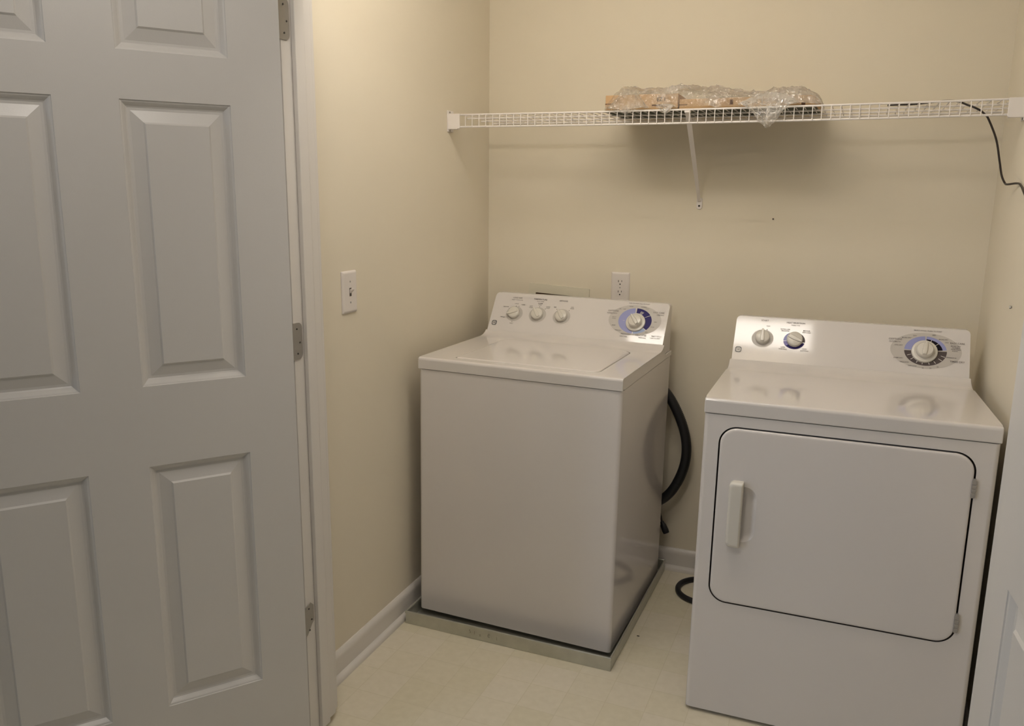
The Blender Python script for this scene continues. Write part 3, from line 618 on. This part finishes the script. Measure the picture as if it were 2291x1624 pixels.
# plastic bag draped over both cartons, its loose mouth hanging over the shelf lip
def bag():
    bm = B(); nx, ny = 170, 52; G = []
    xa, xb = 0.545, 1.206
    for i in range(nx+1):
        u = i/nx; col = []
        for j in range(ny+1):
            v = j/ny; x = xa+(xb-xa)*u; y = -0.345+0.325*v
            edge_u = min(1, min(u, 1-u)*9); edge_v = min(1, min(v, 1-v)*7)
            h = 0.066 if x < 0.78 else (0.066-0.018*min(1, (x-0.78)/0.07))
            if x > 0.72: h += 0.030*math.exp(-((x-0.86)/0.095)**2)*(0.6+0.4*v)
            if x > 1.0: h += 0.012*math.exp(-((x-1.12)/0.07)**2)
            h += 0.020*math.exp(-((x-0.70)/0.09)**2)*v+0.016*math.exp(-((x-0.60)/0.03)**2)
            h = h*(math.sqrt(edge_u*(2-edge_u))*0.92+0.08)*(math.sqrt(edge_v*(2-edge_v))*0.93+0.07)
            nz = noise.fractal(Vector((x*22, y*18, 1.3)), 0.7, 2.1, 5)*0.009+abs(noise.noise(Vector((x*50, y*32, 4.2))))*0.006
            crease = abs(noise.noise(Vector((x*18+y*14, y*9, 8.0))))*0.014
            z = DECKZ+0.001+max(0.0005, h+(nz-crease)*(0.35+0.65*min(edge_u, edge_v)))
            y += noise.noise(Vector((x*30, z*60, 2.0)))*0.012*min(1, edge_u)*(1-v)+abs(noise.noise(Vector((x*55, z*80, 5.0))))*-0.008*min(1, edge_u)*(1-v)
            col.append(bm.verts.new((x, y, z)))
        G.append(col)
    for i in range(nx):
        for j in range(ny): bm.faces.new((G[i][j], G[i+1][j], G[i+1][j+1], G[i][j+1]))
    return bm
bg_o = tag(empty('plastic_bag', (0.87, -0.18, DECKZ)), 'crumpled clear plastic bag wrapped around the cartons on the wire shelf', 'plastic bag')
b1 = bag()
for v in b1.verts: v.co -= Vector((0.87, -0.18, DECKZ))
obj('bag_sheet', b1, M['film'], bg_o, angle=24)
def flap(cx, top, tip_z, half, y0, seed, cols=44, rows=30, rise=0.034):
    """crumpled sheet that spills over the front lip and hangs to a point"""
    bm = B(); G = []
    for i in range(cols+1):
        u = i/cols*2-1; col = []
        for j in range(rows+1):
            v = j/rows
            low = top-(top-tip_z)*(1-abs(u)**1.25)
            wid = half*(1-0.05*v)
            x = cx+u*wid*(1-0.35*v*v)
            if v < 0.35: t = v/0.35; z = top+0.004+rise*(1-u*u)*math.sin(math.pi*t*0.9); y = y0+0.075*(1-t)
            else: t = (v-0.35)/0.65; z = top+0.006-(top+0.006-low)*t; y = y0-0.006*math.sin(math.pi*t)
            q = Vector((x*48+seed, z*48, v*3))
            y += noise.noise(q)*0.010+abs(noise.noise(q*2.3))*-0.006
            z += noise.noise(q*1.4+Vector((9, 0, 0)))*0.004
            x += noise.noise(q*1.3+Vector((0, 7, 0)))*0.005
            col.append(bm.verts.new(Vector((x, min(y, y0+0.09), z))-Vector((0.87, -0.18, DECKZ))))
        G.append(col)
    for i in range(cols):
        for j in range(rows): bm.faces.new((G[i][j], G[i+1][j], G[i+1][j+1], G[i][j+1]))
    return bm
obj('bag_mouth', flap(1.058, 1.700, 1.630, 0.092, -0.380, 3.1, 60, 44), M['film'], bg_o, angle=24)
obj('bag_fold', flap(0.750, 1.699, 1.678, 0.030, -0.374, 11.7, 24, 20, 0.012), M['film'], bg_o, angle=24)
obj('bag_fold', flap(0.622, 1.700, 1.686, 0.062, -0.372, 5.7, 36, 28, 0.060), M['film'], bg_o, angle=24)

# ---------------------------------------------------------------- cords, hoses and small marks
bm = B()
tube(bm, catmull([(1.385, -0.245, 1.7015), (1.41, -0.25, 1.7015), (1.45, -0.25, 1.7015), (1.500, -0.262, 1.7045), (1.540, -0.275, 1.706), (1.565, -0.300, 1.701), (1.588, -0.326, 1.688), (1.602, -0.335, 1.6815), (1.620, -0.338, 1.671), (1.633, -0.338, 1.659), (1.642, -0.338, 1.647), (1.666, -0.338, 1.594), (1.681, -0.338, 1.535), (1.690, -0.340, 1.497), (1.699, -0.350, 1.476), (1.702, -0.375, 1.4725), (1.7165, -0.420, 1.4745), (1.7195, -0.47, 1.469), (1.7198, -0.56, 1.44), (1.7198, -0.72, 1.40)], 8), 0.0028, 8)
tag(obj('electrical_cord', bm, M['cord']), 'thin dark cord lying on the shelf and hanging down beside the right wall', 'cord')
bm = B()
pts = catmull([(0.62, -0.052, 0.79), (0.690, -0.054, 0.755), (0.727, -0.056, 0.722), (0.762, -0.058, 0.676), (0.797, -0.060, 0.607), (0.817, -0.060, 0.535), (0.818, -0.060, 0.466), (0.800, -0.060, 0.395), (0.765, -0.058, 0.328), (0.716, -0.055, 0.283), (0.65, -0.052, 0.255)], 26)
tube(bm, pts, 0.018, 14, rf=lambda i: (0.0166, 0.0190)[i % 2] if i < 190 else 0.0182)
tag(obj('drain_hose', bm, M['rubber'], angle=180), 'thick black corrugated hose arching out behind the right side of the washer', 'hose')
pg = tag(empty('power_plug', (0.744, -0.05, 0.17)), 'small black power plug dangling by the back corner of the washer', 'power plug')
o3 = Vector((0.744, -0.05, 0.17))
bm = B(); tube(bm, [p-o3 for p in catmull([(0.69, -0.018, 0.32), (0.716, -0.020, 0.255), (0.730, -0.028, 0.218), (0.737, -0.035, 0.196)], 6)], 0.0036, 8); obj('cord', bm, M['cord'], pg)
bm = B(); a = Vector((0.736, -0.035, 0.200)); b = Vector((0.757, -0.040, 0.158)); d = (b-a).normalized()
tube(bm, [p-o3 for p in (a, a+d*0.010, a+d*0.014, a+d*0.036, b)], 0.010, 12, rf=lambda i: (0.006, 0.008, 0.0115, 0.013, 0.0115)[i]); obj('plug_body', bm, M['rubber'], pg)
bm = B()
pts = [Vector((0.925+0.089*math.cos(a), -0.165+0.093*math.sin(a), 0.0105)) for a in [math.radians(60+(360-75)*k/60) for k in range(61)]]
tube(bm, pts, 0.0098, 12)
tag(obj('hose_loop', bm, M['rubber']), 'loop of black hose lying on the floor behind the dryer', 'hose')
bm = B(); tube(bm, [(W, -0.548, 1.1575), (W-0.004, -0.549, 1.1570), (W-0.006, -0.549, 1.1568)], 0.004, 8, rf=lambda i: (0.0025, 0.0045, 0.0035)[i])
tag(obj('wall_screw', bm, M['hinge']), 'small metal screw sticking out of the right wall above the dryer', 'screw')
bm = B(); tube(bm, [(1.062, -0.0004, 1.3565), (1.062, -0.0022, 1.3565)], 0.0028, 8)
tag(obj('nail_head', bm, M['dirt']), 'tiny dark nail in the back wall below the wire shelf', 'nail')
bm = B(); lathe(bm, [(0.005, 0.0003), (0.004, 0.0018), (0.001, 0.0025)], Matrix.Translation((0.781, -0.553, 0)) @ Matrix.Diagonal((1, 0.5, 1, 1)), 8)
tag(obj('debris_crumb', bm, M['dirt']), 'tiny dark crumb on the vinyl floor between the washer and dryer', 'crumb')
